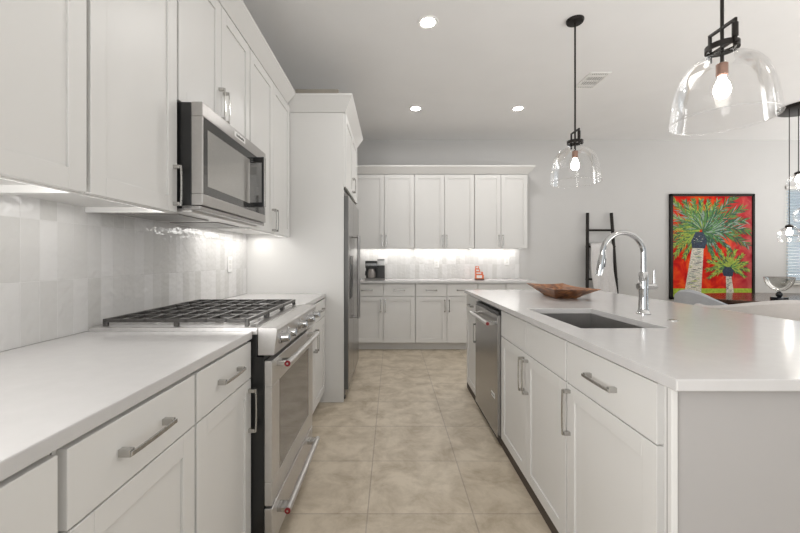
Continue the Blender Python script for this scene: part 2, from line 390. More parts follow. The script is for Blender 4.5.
# ---- refrigerator surround: panels, upper cabinet
FY0, FY1 = 3.12, 4.14; FX = -.408
t = thing('refrigerator_surround', 'tall white cabinet surround enclosing the refrigerator, with doors above it', 'cabinet', (FX, FY0, 0), RL)
MB().box(0, .022, 0, abs(LW-FX)-.002, 0, 2.444).build('side_panel', M['cab'], t, bevel=.002)
MB().box(FY1-FY0-.022, FY1-FY0, 0, abs(LW-FX)-.002, 0, 2.444).build('side_panel', M['cab'], t, bevel=.002)
MB().box(.022, FY1-FY0-.022, .02, abs(LW-FX)-.002, 1.80, 2.444).build('carcass', M['cab'], t)
for a, b, hx in ((.006, .51, .485), (.51, 1.014, .535)):
    o = panel_mb(b-a-.004, .62).build('door', M['cab'], t, bevel=.0016, loc=(a+.002, 0, 1.82))
    handle(o, hx-a-.002, .11, .14)
crown('crown_molding', [(LW+.01, FY0), (FX+.01, FY0), (FX+.01, FY1), (LW+.01, FY1)], 2.445, 2.578, .068, 'white crown molding wrapping the tall refrigerator surround')
tag(MB().box(-.83, -.46, 3.17, 3.20, 2.575, 2.665).build('wood_board', M['grout_dark']), 'bare tan wooden board lying on top of the tall refrigerator surround', 'board')

# ---- refrigerator
t = thing('refrigerator', 'stainless steel side-by-side refrigerator in the tall white surround', 'refrigerator', (-.44, 3.155, 0), RL)
FWd = .95
MB().box(0, FWd, .02, .74, .03, 1.755).build('body', M['fridgeside'], t, bevel=.004)
for i, (a, b) in enumerate(((.0, .40), (.404, FWd))):
    m = MB(); m.box(a, b, -.07, .015, .095, 1.755); m.mi = 1
    o = m.build('door', [M['steel'], M['fridgeside']], t, bevel=.006)
    sid = MB().box(a-.0006, a+.0015, -.066, .012, .10, 1.75).build('side_skin', M['fridgeside'], o) if i == 0 else None
    hx = .365 if i == 0 else .44
    h = MB(); h.tube([(hx, -.12, .645), (hx, -.12, 1.435)], .011, 12).tube([(hx, -.12, .66), (hx, -.065, .66)], .009, 10).tube([(hx, -.12, 1.42), (hx, -.065, 1.42)], .009, 10)
    h.build('handle', M['handle_dark'], o, smooth='auto')
    if i == 0:
        d = MB().box(.09, .30, -.074, -.065, .86, 1.24).build('ice_dispenser', M['black'], o, bevel=.003)
        MB().box(.10, .29, -.077, -.073, 1.16, 1.225).build('control_strip', M['plastic_grey'], t)
MB().box(.01, FWd-.01, -.03, .02, .03, .09).build('base_grille', M['black'], t)
for a in (.03, FWd-.05): MB().cyl((a, -.02, .02), .02, .03, 16, 'x').build('roller', M['plastic_dark'], t)

# ---- back wall cabinets
YB = BW-.60
G = .0032
def back_base(label, x0, x1, split, drs, hs):
    w = x1-x0
    fr = []
    for (a, b), hh in zip(drs, hs):
        fr.append(('drawer', a-x0, b-x0, .717, .884, [('h', (a+b)/2-x0, .80, .15)]))
        hx = (b-.03-x0) if hh == 'r' else (a+.03-x0)
        fr.append(('door', a-x0, b-x0, .105, .717, [('v', hx, .595, .16)]))
    return cabinet('base_cabinet', label, 'cabinet', (x0, YB, 0), 0, w, .598, .10, .889, fr, .10, 'base cabinets on the back wall')
b0 = [-.98, -.545, -.115, .308, .723, 1.13, 1.50, 1.89]
back_base('white base cabinet on the back wall, furthest left and half hidden by the refrigerator', b0[1]+.003, b0[3]-.001, 0, [(b0[1]+.005, b0[2]), (b0[2], b0[3]-.003)], 'rl')
back_base('white base cabinet on the back wall, middle one of three', b0[3]+.001, b0[5]-.001, 0, [(b0[3]+.003, b0[4]), (b0[4], b0[5]-.003)], 'rl')
back_base('white base cabinet on the back wall, furthest right behind the island', b0[5]+.001, b0[7], 0, [(b0[5]+.003, b0[6]), (b0[6], b0[7]-.003)], 'rl')
tag(MB().box(LW+.001, -.545, YB, BW-.002, 0, .889).build('corner_filler_panel', M['cab']), 'plain white corner filler beside the back base cabinets, behind the refrigerator', 'panel')
tag(MB().box(LW+.002, 1.91, YB-.045, BW-.0005, .89, .92).build('worktop', M['quartz'], bevel=.003), 'long white quartz worktop along the back wall under the coffee maker', 'countertop')
tag(MB().box(LW+.01, 1.89, BW-.0095, BW-.0002, .921, 1.36).build('tile_backsplash', M['tileB']), 'pale glossy tile backsplash on the back wall under the lit cabinets', 'backsplash')
YU = BW-.33; u0 = [-.535, -.108, .3125, .728, 1.146, 1.5125, 1.887]; BB, BT = 1.355, 2.385
def back_upper(label, a, b, c):
    w = c-a
    return cabinet('wall_cabinet', label, 'cabinet', (a+.001, YU, 0), 0, w-.002, .318, BB, 2.40,
        [('door', .002, b-a, BB, BT, [('v', b-a-.027, 1.465, .16)]), ('door', b-a, w-.004, BB, BT, [('v', b-a+.027, 1.465, .16)])], 0, 'wall cabinets on the back wall', open_bottom=True)
back_upper('white two-door wall cabinet above the coffee maker on the back wall', u0[0], u0[1], u0[2])
back_upper('white two-door wall cabinet in the middle of the back wall row', u0[2], u0[3], u0[4])
back_upper('white two-door wall cabinet at the right end of the back wall row', u0[4], u0[5], u0[6])
tag(MB().box(LW+.002, u0[0]-.002, YU, BW-.002, BB, 2.40).build('corner_filler_panel', M['cab']), 'plain white filler above the worktop corner, left of the back wall cabinets', 'panel')
crown('crown_molding', [(LW+.01, YU-.02), (u0[6]+.002, YU-.02), (u0[6]+.002, BW-.002)], 2.39, 2.495, .075, 'white crown molding along the top of the back wall cabinets')

G = .0022
# ---- under cabinet light strips
def led(label, x0, x1, y0, y1, z):
    t = MB().box(x0, x1, y0, y1, z-.014, z).build('light_strip', M['led'])
    return tag(t, label, 'light', 'light strips under the wall cabinets')
led('slim white light strip under the nearest left wall cabinet', -.935, -.915, .20, 1.02, 1.4165)
led('slim white light strip under the single-door wall cabinet before the microwave', -.935, -.915, 1.09, 1.46, 1.4165)
led('slim white light strip under the wall cabinet between microwave and refrigerator', -.935, -.915, 2.28, 3.09, 1.4165)
led('slim white light strip under the back wall cabinets', -.48, 1.85, BW-.10, BW-.07, 1.376)
wc = (1, .975, .94)
area('undercab_a', (-1.10, .60, 1.40), (0, 0, 0), .12, .8, .35, wc)
area('undercab_b', (-1.10, 1.27, 1.40), (0, 0, 0), .12, .36, .2, wc)
area('undercab_c', (-1.10, 2.68, 1.40), (0, 0, 0), .12, .8, 1.3, wc)
area('undercab_d', (.68, BW-.12, 1.362), (0, 0, 0), 2.3, .12, 4.2, wc)

# ---- microwave
t = thing('microwave', 'stainless steel over-the-range microwave hanging above the cooktop', 'microwave', (-.868, 1.492, 0), RL)
MW = .746
MB().box(.002, MW-.002, -.057, .345, 1.418, 1.845).build('body', M['black'], t, bevel=.003)
m = MB(); m.box(0, MW, -.104, -.058, 1.788, 1.846).box(0, MW, -.104, -.058, 1.428, 1.474).box(0, .010, -.104, -.058, 1.474, 1.788).box(MW-.012, MW, -.104, -.058, 1.474, 1.788)
d = m.build('door', M['mwsteel'], t, bevel=.003)
MB().box(.008, MW-.010, -.1015, -.060, 1.472, 1.790).build('door_glass', M['mwglass'], d)
m = MB(); m.box(.045, .50, -.1035, -.1005, 1.51, 1.745)
m.build('viewing_window', mat('microwave_window_reflection', (.34, .33, .31), .12, .2, noise=.05, nscale=200, ior=1.9), d, bevel=.001)  # lighter grey base colour stands in for the kitchen reflected in the glass
MB().box(.30, .43, -.1065, -.103, 1.806, 1.832).build('name_plate', M['white'], d, bevel=.001)
h = MB(); hx = .575
h.box(hx-.014, hx+.014, -.160, -.146, 1.50, 1.775)
h.build('handle', M['nickel'], d, bevel=.003)
for z in (1.512, 1.763):
    MB().box(hx-.016, hx+.016, -.147, -.100, z-.012, z+.012).build('handle_bracket', M['black'], d, bevel=.002)
MB().box(hx-.018, hx-.0145, -.158, -.146, 1.50, 1.775).build('handle_edge', M['black'], d)
MB().box(.01, MW-.01, -.055, .33, 1.400, 1.416).build('underside', M['steel2'], t, bevel=.002)
for a in (.06, .42): MB().box(a, a+.26, .03, .28, 1.396, 1.402).build('grease_filter', M['plastic_grey'], t)
MB().box(0, MW, -.095, -.02, 1.408, 1.426).build('vent_lip', M['steel'], t, bevel=.003)
def text(name, body, size, parent, loc, rot, m, ext=.0008):
    cu = bpy.data.curves.new(name, 'FONT'); cu.body = body; cu.size = size; cu.extrude = ext; cu.align_x = 'CENTER'; cu.align_y = 'CENTER'
    o = bpy.data.objects.new(name, cu)
    dg = bpy.context.evaluated_depsgraph_get(); C.objects.link(o); bpy.context.view_layer.update()
    me = bpy.data.meshes.new_from_object(o.evaluated_get(bpy.context.evaluated_depsgraph_get()))
    bpy.data.objects.remove(o); me.materials.clear(); me.materials.append(m)
    ob = bpy.data.objects.new(name, me); C.objects.link(ob); ob.parent = parent; ob.location = loc; ob.rotation_euler = rot
    return ob
text('lettering', 'KitchenAid', .020, d, (.365, -.1069, 1.819), (PI/2, 0, 0), M['black'])

# ---- range
t = thing('gas_range', 'stainless steel gas range with black cooktop grates, set into the left worktop', 'range', (-.56, 1.487, 0), RL)
RWd = .757
MB().box(0.001, RWd-.001, -.045, .66, .02, .815).box(0.001, RWd-.001, -.018, .66, .815, .905).build('body', M['black'], t, bevel=.002)
MB().prism([(-.019, .905), (-.019, .934), (.66, .934), (.66, .905)], 'x', 0, RWd).build('cooktop', M['steel2'], t, bevel=.002)
MB().box(.03, RWd-.03, .035, .60, .9335, .936).build('burner_pan', mat('satin_cooktop_steel', (.66, .65, .635), .42, .5, noise=.02), t)
m = MB(); m.prism([(-.085, .822), (-.020, .822), (-.020, .934), (-.094, .934), (-.100, .926)], 'x', 0, RWd)
cp = m.build('control_panel', M['steel2'], t, bevel=.003)
for x in (.060, .165, .375, .545, .69):
    k = MB(); k.lathe([(.025, -.006), (.025, .007), (.020, .009), (.018, .036), (.015, .039)], 24, (0, 0, 0), 'z', True)
    k.box(-.004, .004, -.018, .018, .036, .044)
    ko = k.build('knob', M['chrome'], cp, smooth='auto', loc=(x, -.094, .882), rot=(PI/2-.08, 0, 0))
# oven door
m = MB()
m.box(.0, RWd, -.078, -.047, .695, .80).box(0, RWd, -.078, -.047, .215, .31).box(0, .10, -.078, -.047, .31, .695).box(RWd-.10, RWd, -.078, -.047, .31, .695)
od = m.build('oven_door', M['steel2'], t, bevel=.003)
MB().box(.098, RWd-.098, -.0765, -.05, .308, .697).build('window', M['glassdark'], od)
h = MB(); h.tube([(.055, -.125, .775), (RWd-.08, -.125, .775)], .0135, 16); h.build('handle', M['steel2'], od, smooth='auto')
for x in (.085, RWd-.11): MB().box(x-.025, x+.025, -.122, -.07, .764, .785).build('handle_bracket', M['nickel'], od, bevel=.002)
for x in (.0515, RWd-.0785): MB().cyl((x, -.125, .775), .0125, .0035, 20, 'x').build('medallion', M['red'], od)
MB().cyl((.050, -.125, .775), .0045, .0015, 16, 'x').build('medallion_center', M['chrome'], od)
# drawer
dr = MB().box(0, RWd, -.078, -.047, .045, .205).build('warming_drawer', M['steel2'], t, bevel=.003)
h = MB(); h.tube([(.055, -.125, .162), (RWd-.08, -.125, .162)], .0135, 16); h.build('handle', M['steel2'], dr, smooth='auto')
for x in (.085, RWd-.11): MB().box(x-.025, x+.025, -.122, -.07, .151, .172).build('handle_bracket', M['nickel'], dr, bevel=.002)
MB().cyl((.0515, -.125, .162), .0125, .0035, 20, 'x').build('medallion', M['red'], dr)
MB().cyl((.050, -.125, .162), .0045, .0015, 16, 'x').build('medallion_center', M['chrome'], dr)
# burners and grates
for (bx, by, r) in ((.15, .16, .045), (.15, .46, .036), (.378, .31, .055), (.61, .16, .04), (.61, .46, .045)):
    b = MB().lathe([(r*1.15, 0), (r*1.15, .006), (r, .008), (r, .014)], 24, (0, 0, 0), 'z', True).build('burner', M['nickel'], t, smooth='auto', loc=(bx, by, .936))
    MB().lathe([(r*.95, .0141), (r, .016), (r*.98, .022), (r*.5, .025)], 24, (0, 0, 0), 'z', True).build('burner_cap', M['iron'], b, smooth='auto')
gz0, gz1 = .953, .967; bw = .0042
def bar(m, x0, y0, x1, y1, z0=gz0, z1=gz1, w=bw):
    if abs(x1-x0) < 1e-6: m.box(x0-w, x0+w, min(y0, y1), max(y0, y1), z0, z1)
    else: m.box(min(x0, x1), max(x0, x1), y0-w, y0+w, z0, z1)
for g in range(3):
    gx0 = .012+g*.2455; gx1 = gx0+.242; y0, y1 = .03, .605
    m = MB()
    bar(m, gx0, y0, gx1, y0, w=.008); bar(m, gx0, y1, gx1, y1, w=.008)
    bar(m, gx0+bw, y0, gx0+bw, y1); bar(m, gx1-bw, y0, gx1-bw, y1)
    for k in range(1, 7):
        yy = y0+(y1-y0)*k/7; bar(m, gx0, yy, gx1, yy)
    bar(m, (gx0+gx1)/2, y0, (gx0+gx1)/2, y1)
    for fx in (gx0+.008, gx1-.008):
        for fy in (y0, (y0+y1)/2, y1): m.box(fx-.007, fx+.007, fy-.009, fy+.009, .936, gz0+.004)
    m.build('grate', M['iron'], t, bevel=.002)

# ------------------------------------------------------------------ island
IX = .722; ID = 1.68-IX
def isl(label, y1, y0, fronts, sink=False):
    """local x runs from y1 (far) to y0 (near)"""
    c = cabinet('island_cabinet', label, 'cabinet', (IX, y1, 0), RR, y1-y0, ID, .055, .60 if sink else .889, fronts, .054, 'cabinets along the island front', kick_d=-.016)  # kick set nearly flush so its dark band doubles as floor shadow
    if sink:
        w = y1-y0
        MB().box(0, w, 0, .02, .60, .889).box(0, .02, .02, ID, .60, .889).box(w-.02, w, .02, ID, .60, .889).build('apron_frame', M['cab'], c)
    return c
isl('narrow white island cabinet at the far end, beyond the dishwasher', 3.485, 3.022, [('drawer', .004, .459, .715, .882, [('h', .23, .80, .15)]), ('door', .004, .459, .055, .715, [('v', .43, .60, .16)])])
isl('white island sink cabinet with two tall doors, beside the dishwasher', 2.385, 1.492, [('drawer', .003, .446, .715, .882, []), ('drawer', .446, .890, .715, .882, []), ('door', .003, .446, .055, .715, [('v', .418, .60, .18)]), ('door', .446, .890, .055, .715, [('v', .474, .60, .18)])], sink=True)
isl('white island cabinet nearest to the camera with one large drawer and door', 1.490, .952, [('drawer', .003, .511, .715, .882, [('h', .257, .80, .16)]), ('door', .003, .511, .055, .715, [('v', .029, .605, .18)])])
# end panel with corner post
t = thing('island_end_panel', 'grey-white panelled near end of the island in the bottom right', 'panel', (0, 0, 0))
MB().box(.705, 1.68, .930, .950, .0, .889).build('panel', M['panel_greige'], t)
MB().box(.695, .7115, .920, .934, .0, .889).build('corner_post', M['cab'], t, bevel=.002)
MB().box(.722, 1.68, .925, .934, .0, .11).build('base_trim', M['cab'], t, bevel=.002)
tag(MB().box(1.682, 1.70, .935, 3.485, 0, .889).build('island_back_panel', M['cab']), 'plain white back panel of the island on the dining side', 'panel')
# island worktop with sink cutout
ix0, ix1, iy0, iy1 = .685, 1.90, .890, 3.506
hx0, hx1, hy0, hy1 = .793, 1.165, 1.555, 2.165
m = MB(); bm = m.bm; vs = {}
def V(x, y, z):
    k = (x, y, z)
    if k not in vs: vs[k] = bm.verts.new(k)
    return vs[k]
O = [(ix0, iy0), (ix1, iy0), (ix1, iy1), (ix0, iy1)]; H = [(hx0, hy0), (hx1, hy0), (hx1, hy1), (hx0, hy1)]
for i in range(4):
    j = (i+1) % 4
    for z in (.89, .92): bm.faces.new((V(*O[i], z), V(*O[j], z), V(*H[j], z), V(*H[i], z)))
    bm.faces.new((V(*O[i], .89), V(*O[j], .89), V(*O[j], .92), V(*O[i], .92)))
    bm.faces.new((V(*H[i], .89), V(*H[j], .89), V(*H[j], .92), V(*H[i], .92)))
tag(m.build('island_worktop', M['quartz'], bevel=.003), 'large white quartz worktop on the kitchen island', 'countertop')
# sink
t = thing('sink', 'rectangular stainless steel undermount sink in the island worktop', 'sink', ((hx0+hx1)/2, (hy0+hy1)/2, .66))
m = MB(); a, b = (hx1-hx0)/2+.002, (hy1-hy0)/2+.002; zt = .2295
m.box(-a-.004, -a, -b, b, 0, zt).box(a, a+.004, -b, b, 0, zt).box(-a-.004, a+.004, -b-.004, -b, 0, zt).box(-a-.004, a+.004, b, b+.004, 0, zt).box(-a-.004, a+.004, -b-.004, b+.004, -.004, 0)
m.build('basin', mat('satin_sink_steel', (.36, .35, .34), .3, .8, noise=.04, nscale=30), t)
MB().lathe([(.045, .001), (.045, .004), (.03, .003)], 24, (0, 0, 0), 'z', True).build('drain', M['chrome'], t, smooth='auto')
# faucet
fx, fy = 1.325, 1.95
t = thing('faucet', 'tall polished chrome gooseneck faucet on the island beside the sink', 'faucet', (fx, fy, .92))
MB().lathe([(.034, 0), (.034, .006), (.028, .012), (.023, .03), (.0215, .10), (.0225, .13), (.0225, .215), (.018, .222)], 28, (0, 0, 0), 'z', True).build('body', M['chrome'], t, smooth='auto')
path = [(0, 0, .20), (0, 0, .315)]
R_ = .108
for i in range(1, 25):
    a = PI*i/24*1.02
    path.append((-R_+R_*math.cos(a), 0, .315+R_*math.sin(a)*1.05))
MB().tube(path, .0135, 16).build('gooseneck', M['chrome'], t, smooth='auto')
p = path[-1]
MB().tube([(p[0], 0, p[2]+.004), (p[0]-.006, 0, p[2]-.03), (p[0]-.014, 0, p[2]-.075), (p[0]-.02, 0, p[2]-.105)], [.0155, .0175, .0185, .016], 16).build('spray_head', M['chrome'], t, smooth='auto')
MB().tube([(p[0]+.014, 0, p[2]-.015), (p[0]+.008, 0, p[2]-.06)], [.006, .006], 8).build('spray_button', M['black'], t, smooth='auto')
hu = MB().tube([(-.028, 0, .145), (.062, 0, .145)], .017, 18).build('valve_hub', M['chrome'], t, smooth='auto')
MB().tube([(.054, 0, .13), (.056, 0, .23)], [.007, .005], 12).build('lever', M['chrome'], t, smooth='auto')
tag(MB().lathe([(.022, 0), (.022, .002), (.016, .003), (.015, .005)], 28, (0, 0, 0), 'z', True).build('air_switch', M['nickel'], loc=(1.325, 1.745, .92), smooth='auto'), 'small round metal switch button set in the island worktop near the faucet', 'button')

# dishwasher
t = thing('dishwasher', 'stainless steel dishwasher built into the island', 'dishwasher', (IX, 3.019, 0), RR)
MB().box(.003, .629, 0, .58, .055, .885).build('body', M['black'], t)
dd = MB().box(.003, .629, -.042, -.002, .055, .845).build('door', M['steel'], t, bevel=.003)
MB().box(.003, .629, -.034, -.001, .847, .866).build('control_strip', M['black'], t, bevel=.002)
MB().tube([(.07, -.095, .785), (.59, -.095, .785)], .0135, 16).build('handle', M['steel2'], dd, smooth='auto')
for x in (.095, .565): MB().box(x-.020, x+.020, -.092, -.04, .776, .795).build('handle_bracket', M['nickel'], dd, bevel=.002)
MB().cyl((.59, -.095, .785), .0115, .003, 20, 'x').build('medallion', M['red'], dd)
MB().box(.003, .629, -.016, .58, 0, .054).build('toe_kick', M['kick_shade'], t)  # near-flush dark kick, continues the painted shadow band
MB().box(.49, .57, -.0435, -.0415, .285, .315).build('badge', M['white'], dd)
text('lettering', 'KitchenAid', .015, dd, (.53, -.0442, .30), (PI/2, 0, 0), M['plastic_grey'])

# wooden trough bowl
t_ = MB(); bm = t_.bm
def rect_loop(cx, cy, hw, hl, z, flare=0, n=6, lift=0):
    """rounded rectangle loop, corners flare outward/up"""
    pts = []
    for (sx, sy) in ((-1, -1), (1, -1), (1, 1), (-1, 1)):
        pts.append((cx+sx*hw, cy+sy*hl))
    out = []
    for i in range(4):
        a, b = pts[i], pts[(i+1) % 4]
        for k in range(n):
            t = k/n; q = abs(2*t-1)**2.0
            x = a[0]+(b[0]-a[0])*t; y = a[1]+(b[1]-a[1])*t
            mx, my = (a[0]+b[0])/2-cx, (a[1]+b[1])/2-cy; L = math.hypot(mx, my)
            x -= mx/L*flare*(1-q); y -= my/L*flare*(1-q)
            out.append(bm.verts.new((x, y, z-lift*(1-q))))
    return out
L_ = [rect_loop(0, 0, .075, .13, 0), rect_loop(0, 0, .10, .175, .025), rect_loop(0, 0, .130, .25, .055, .01), rect_loop(0, 0, .158, .325, .083, .022, lift=.008),
      rect_loop(0, 0, .146, .305, .085, .020, lift=.008), rect_loop(0, 0, .110, .22, .055, .01), rect_loop(0, 0, .07, .13, .02)]
for a, b in zip(L_, L_[1:]):
    for i in range(len(a)): bm.faces.new((a[i], a[(i+1) % len(a)], b[(i+1) % len(a)], b[i]))
bm.faces.new(L_[0][::-1]); bm.faces.new(L_[-1])
tag(t_.build('wooden_bowl', M['wood'], loc=(1.29, 2.85, .9205), rot=(0, 0, -.06), bevel=.003), 'long carved brown wooden dough bowl on the far half of the island', 'bowl')

# ------------------------------------------------------------------ things on the back worktop
t = thing('coffee_maker', 'black and steel dual coffee maker on the back worktop', 'coffee maker', (-.235, 5.13, .92))
MB().box(-.14, .14, -.09, .12, 0, .025).build('base', M['plastic_grey'], t, bevel=.004)
MB().box(-.13, .135, .03, .12, .025, .19).build('back_column', M['plastic_dark'], t, bevel=.004)
MB().box(-.13, .03, -.09, .12, .165, .265).build('brew_head', M['plastic_dark'], t, bevel=.008)
MB().box(-.128, .028, -.0925, -.089, .20, .23).build('steel_band', M['steel'], t)
MB().box(.032, .135, -.09, .12, .03, .20).build('single_serve_unit', M['plastic_dark'], t, bevel=.006)
MB().box(.04, .128, -.08, .11, .20, .275).build('water_tank', M['steel2'], t, bevel=.006)
MB().box(.035, .132, -.085, .115, .272, .285).build('tank_lid', M['plastic_dark'], t, bevel=.003)
c_ = MB().lathe([(.045, .0), (.055, .02), (.056, .08), (.042, .12), (.042, .132)], 24, (-.045, -.035, .026), 'z', True).build('carafe', M['carafe'], t, smooth='auto')
MB().tube([(-.098, -.045, .13), (-.125, -.06, .125), (-.13, -.06, .07), (-.10, -.045, .05)], .007, 10).build('carafe_handle', M['plastic_dark'], c_, smooth='auto')
t = thing('packet_stand', 'small coral and white tiered packet display on the back worktop', 'packet display', (1.21, 5.12, .92))
MB().box(-.06, .06, -.035, .045, 0, .018).build('base', mat('brown_tray', (.13, .05, .03), .5, noise=.1), t, bevel=.002)
for i, (x0, x1, z0, z1) in enumerate(((-.055, .055, .018, .075), (-.055, .045, .075, .112), (-.055, .005, .112, .152), (-.05, -.005, .152, .19))):
    pk = MB().box(x0, x1, -.03+.012*i, .04, z0, z1).build('packet', M['coral'], t, bevel=.003)
    MB().box(x0+.008, x0+(x1-x0)*.75, -.0315+.012*i, -.0295+.012*i, z0+.010, z1-.008).build('packet_label', M['white'], pk)
def outlet(label, loc, rot):
    t = thing('outlet', label, 'outlet', loc, rot, 'outlets on the backsplash')
    p = MB().box(-.036, .036, -.006, 0, -.058, .058).build('cover_plate', M['white'], t, bevel=.002)
    for z in (-.02, .02):
        s_ = MB().box(-.016, .016, -.008, -.005, z-.014, z+.014).build('socket', M['trimw'], p, bevel=.001)
outlet('white outlet on the back wall backsplash, right of the coral packets', (1.70, BW-.010, 1.18), 0)
outlet('white outlet on the back wall backsplash, left of the coral packets', (.66, BW-.010, 1.14), 0)
outlet('white outlet on the left backsplash between the range and refrigerator', (LW+.010, 2.78, 1.17), RL)

# ------------------------------------------------------------------ pendants over the island
def pendant(label, x, y, zb=1.775, zt=CEIL):
    t = thing('pendant_light', label, 'pendant light', (x, y, zt), 0, 'glass pendants over the island')
    MB().lathe([(.062, 0), (.062, -.008), (.056, -.020), (.02, -.024)], 28, (0, 0, 0), 'z', True).build('canopy', M['bronze'], t, smooth='auto')
    B = zb-zt
    MB().tube([(0, 0, -.02), (0, 0, B+.23)], .0065, 10).build('rod', M['bronze'], t, smooth='auto')
    # bell shade
    prof = [(.046, .300), (.046, .286), (.052, .262), (.080, .252), (.112, .230), (.136, .196), (.152, .154), (.164, .108), (.171, .056), (.1755, .015), (.177, 0)]
    g = MB().lathe([(r, h+B) for r, h in prof], 48, (0, 0, 0)).build('glass_shade', M['glass'], t, smooth=True)
    MB().lathe([(r-.003, h+B) for r, h in ((.1775, .0), (.1796, .0035), (.1815, .0), (.1796, -.0035), (.1775, .0))], 48).build('rim', M['glass'], g, smooth=True)
    MB().lathe([(.050, .286+B), (.056, .286+B), (.056, .308+B), (.050, .308+B), (.050, .286+B)], 32).build('collar', M['bronze'], t, smooth='auto')
    MB().box(-.006, .006, -.054, .054, .294+B, .302+B).build('cross_bar', M['bronze'], t)
    br = MB()
    br.box(-.005, .005, .052, .063, .262+B, .378+B).box(-.005, .005, -.063, -.052, .275+B, .378+B).box(-.005, .005, -.063, .063, .371+B, .383+B)
    br.build('bracket', M['bronze'], t, bevel=.0015)
    MB().tube([(0, -.0575, .31+B), (0, -.0575, .362+B)], .0105, 14).build('grip', M['bronze'], t, smooth='auto')
    for s_ in (-1, 1): MB().tube([(0, s_*.056, .285+B), (0, s_*.072, .285+B)], .0055, 10).build('screw', M['bronze'], t, smooth='auto')
    sk = MB().lathe([(.012, .235+B), (.020, .23+B), (.020, .185+B), (.015, .180+B)], 20, (0, 0, 0), 'z', True).build('socket', M['socket'], t, smooth='auto')
    MB().lathe([(.012, .182+B), (.014, .170+B), (.025, .145+B), (.029, .125+B), (.025, .105+B), (.014, .093+B), (.003, .090+B)], 20, (0, 0, 0), 'z', True).build('bulb', M['bulb'], t, smooth='auto')
    return t
pendant('clear glass bell pendant over the far part of the island, its ceiling canopy in view', 1.353, 2.735)
pendant('large clear glass bell pendant nearest to the camera, over the near part of the island', 1.347, 1.51)

# chandelier
t = thing('chandelier', 'multi-cord chandelier with small clear glass globes over the dining table at the right edge', 'chandelier', (4.80, 4.27, CEIL))
MB().lathe([(.26, 0), (.26, -.03), (.25, -.036)], 40, (0, 0, 0), 'z', True).build('canopy', M['bronze'], t, smooth='auto')
for (dx, dy, zz) in ((-.12, -.01, 2.08), (.10, .12, 1.72), (-.215, .0, 1.47), (.18, -.06, 1.86), (.05, -.18, 1.60)):
    L = zz-CEIL
    MB().tube([(dx, dy, -.03), (dx, dy, L+.13)], .004, 8).build('cord', M['bronze'], t)
    MB().lathe([(.035, .10+L), (.035, .125+L), (.012, .14+L)], 20, (dx, dy, 0), 'z', True).build('socket_cap', M['bronze'], t, smooth='auto')
    MB().lathe([(.036, .11+L), (.05, .105+L), (.08, .082+L), (.098, .045+L), (.102, .0+L), (.096, -.035+L), (.085, -.06+L)], 32, (dx, dy, 0)).build('glass_globe', M['glass'], t, smooth=True)
    MB().lathe([(.012, .10+L), (.016, .08+L), (.028, .05+L), (.024, .022+L), (.004, .012+L)], 16, (dx, dy, 0), 'z', True).build('bulb', M['bulb'], t, smooth='auto')

# recessed downlights
def downlight(label, x, y):
    t = thing('recessed_light', label, 'ceiling light', (x, y, CEIL), 0, 'recessed ceiling lights')
    MB().lathe([(.052, -.002), (.075, -.006), (.078, 0), (.052, 0), (.052, -.002)], 32).build('trim_ring', M['white'], t, smooth='auto')
    MB().lathe([(.053, -.004), (.03, -.006)], 32, (0, 0, 0), 'z', True).build('lens', M['lens'], t, smooth='auto')
    d = bpy.data.lights.new('downlight', 'AREA'); d.shape = 'DISK'; d.size = .11; d.energy = 5.5; d.color = (1, .98, .955); d.spread = 3.0
    o = bpy.data.objects.new('downlight', d); C.objects.link(o); o.location = (x, y, CEIL-.012)
downlight('round recessed ceiling light nearest to the camera, above the aisle', .269, 2.76)
downlight('round recessed ceiling light far above the aisle, left of the pair', .277, 4.34)
downlight('round recessed ceiling light far right of the pair, left of the small pendant', 1.48, 4.34)
# ceiling vent
t = thing('ceiling_vent', 'white rectangular louvred air vent in the ceiling beside the far pendant rod', 'vent', (1.975, 3.66, CEIL))
MB().box(-.10, .10, -.165, -.145, -.008, 0).box(-.10, .10, .145, .165, -.008, 0).box(-.10, -.08, -.145, .145, -.008, 0).box(.08, .10, -.145, .145, -.008, 0).box(-.08, .08, -.006, .006, -.008, 0).build('frame', M['white'], t, bevel=.002)
MB().box(-.08, .08, -.145, .145, -.002, -.0005).build('duct_opening', M['plastic_dark'], t)
m = MB()
for sy in (-1, 1):
    for k in range(9):
        x = -.07+k*.0175
        m.box(x-.0045, x+.0045, min(sy*.006, sy*.145), max(sy*.006, sy*.145), -.006, -.003)
    m.box(-.08, .08, sy*.10-.02, sy*.10+.045*0+.02, -.0065, -.003)
m.build('louvers', M['white'], t)

# ------------------------------------------------------------------ blinds
t = thing('window_blind', 'white horizontal slat blind in the dining window at the right edge', 'blind', ((WX0+WX1)/2, BW-.025, WZ0))
hw = (WX1-WX0)/2-.005
MB().box(-hw, hw, -.02, .02, 1.38, 1.425).build('head_rail', M['trimw'], t, bevel=.003)
m = MB()
for k in range(30):
    m.box(-hw+.004, hw-.004, -.022, .022, -.0012, .0012, Matrix.Translation((0, 0, .05+k*.0447)) @ Matrix.Rotation(.5, 4, 'X'))
m.build('slats', M['blind'], t)
MB().box(-hw, hw, -.015, .015, .01, .03).build('bottom_rail', M['trimw'], t, bevel=.003)
m = MB()
for x in (-.55, 0, .55): m.tube([(x, -.024, .02), (x, -.024, 1.39)], .0015, 6)
m.build('ladder_cords', M['trimw'], t)

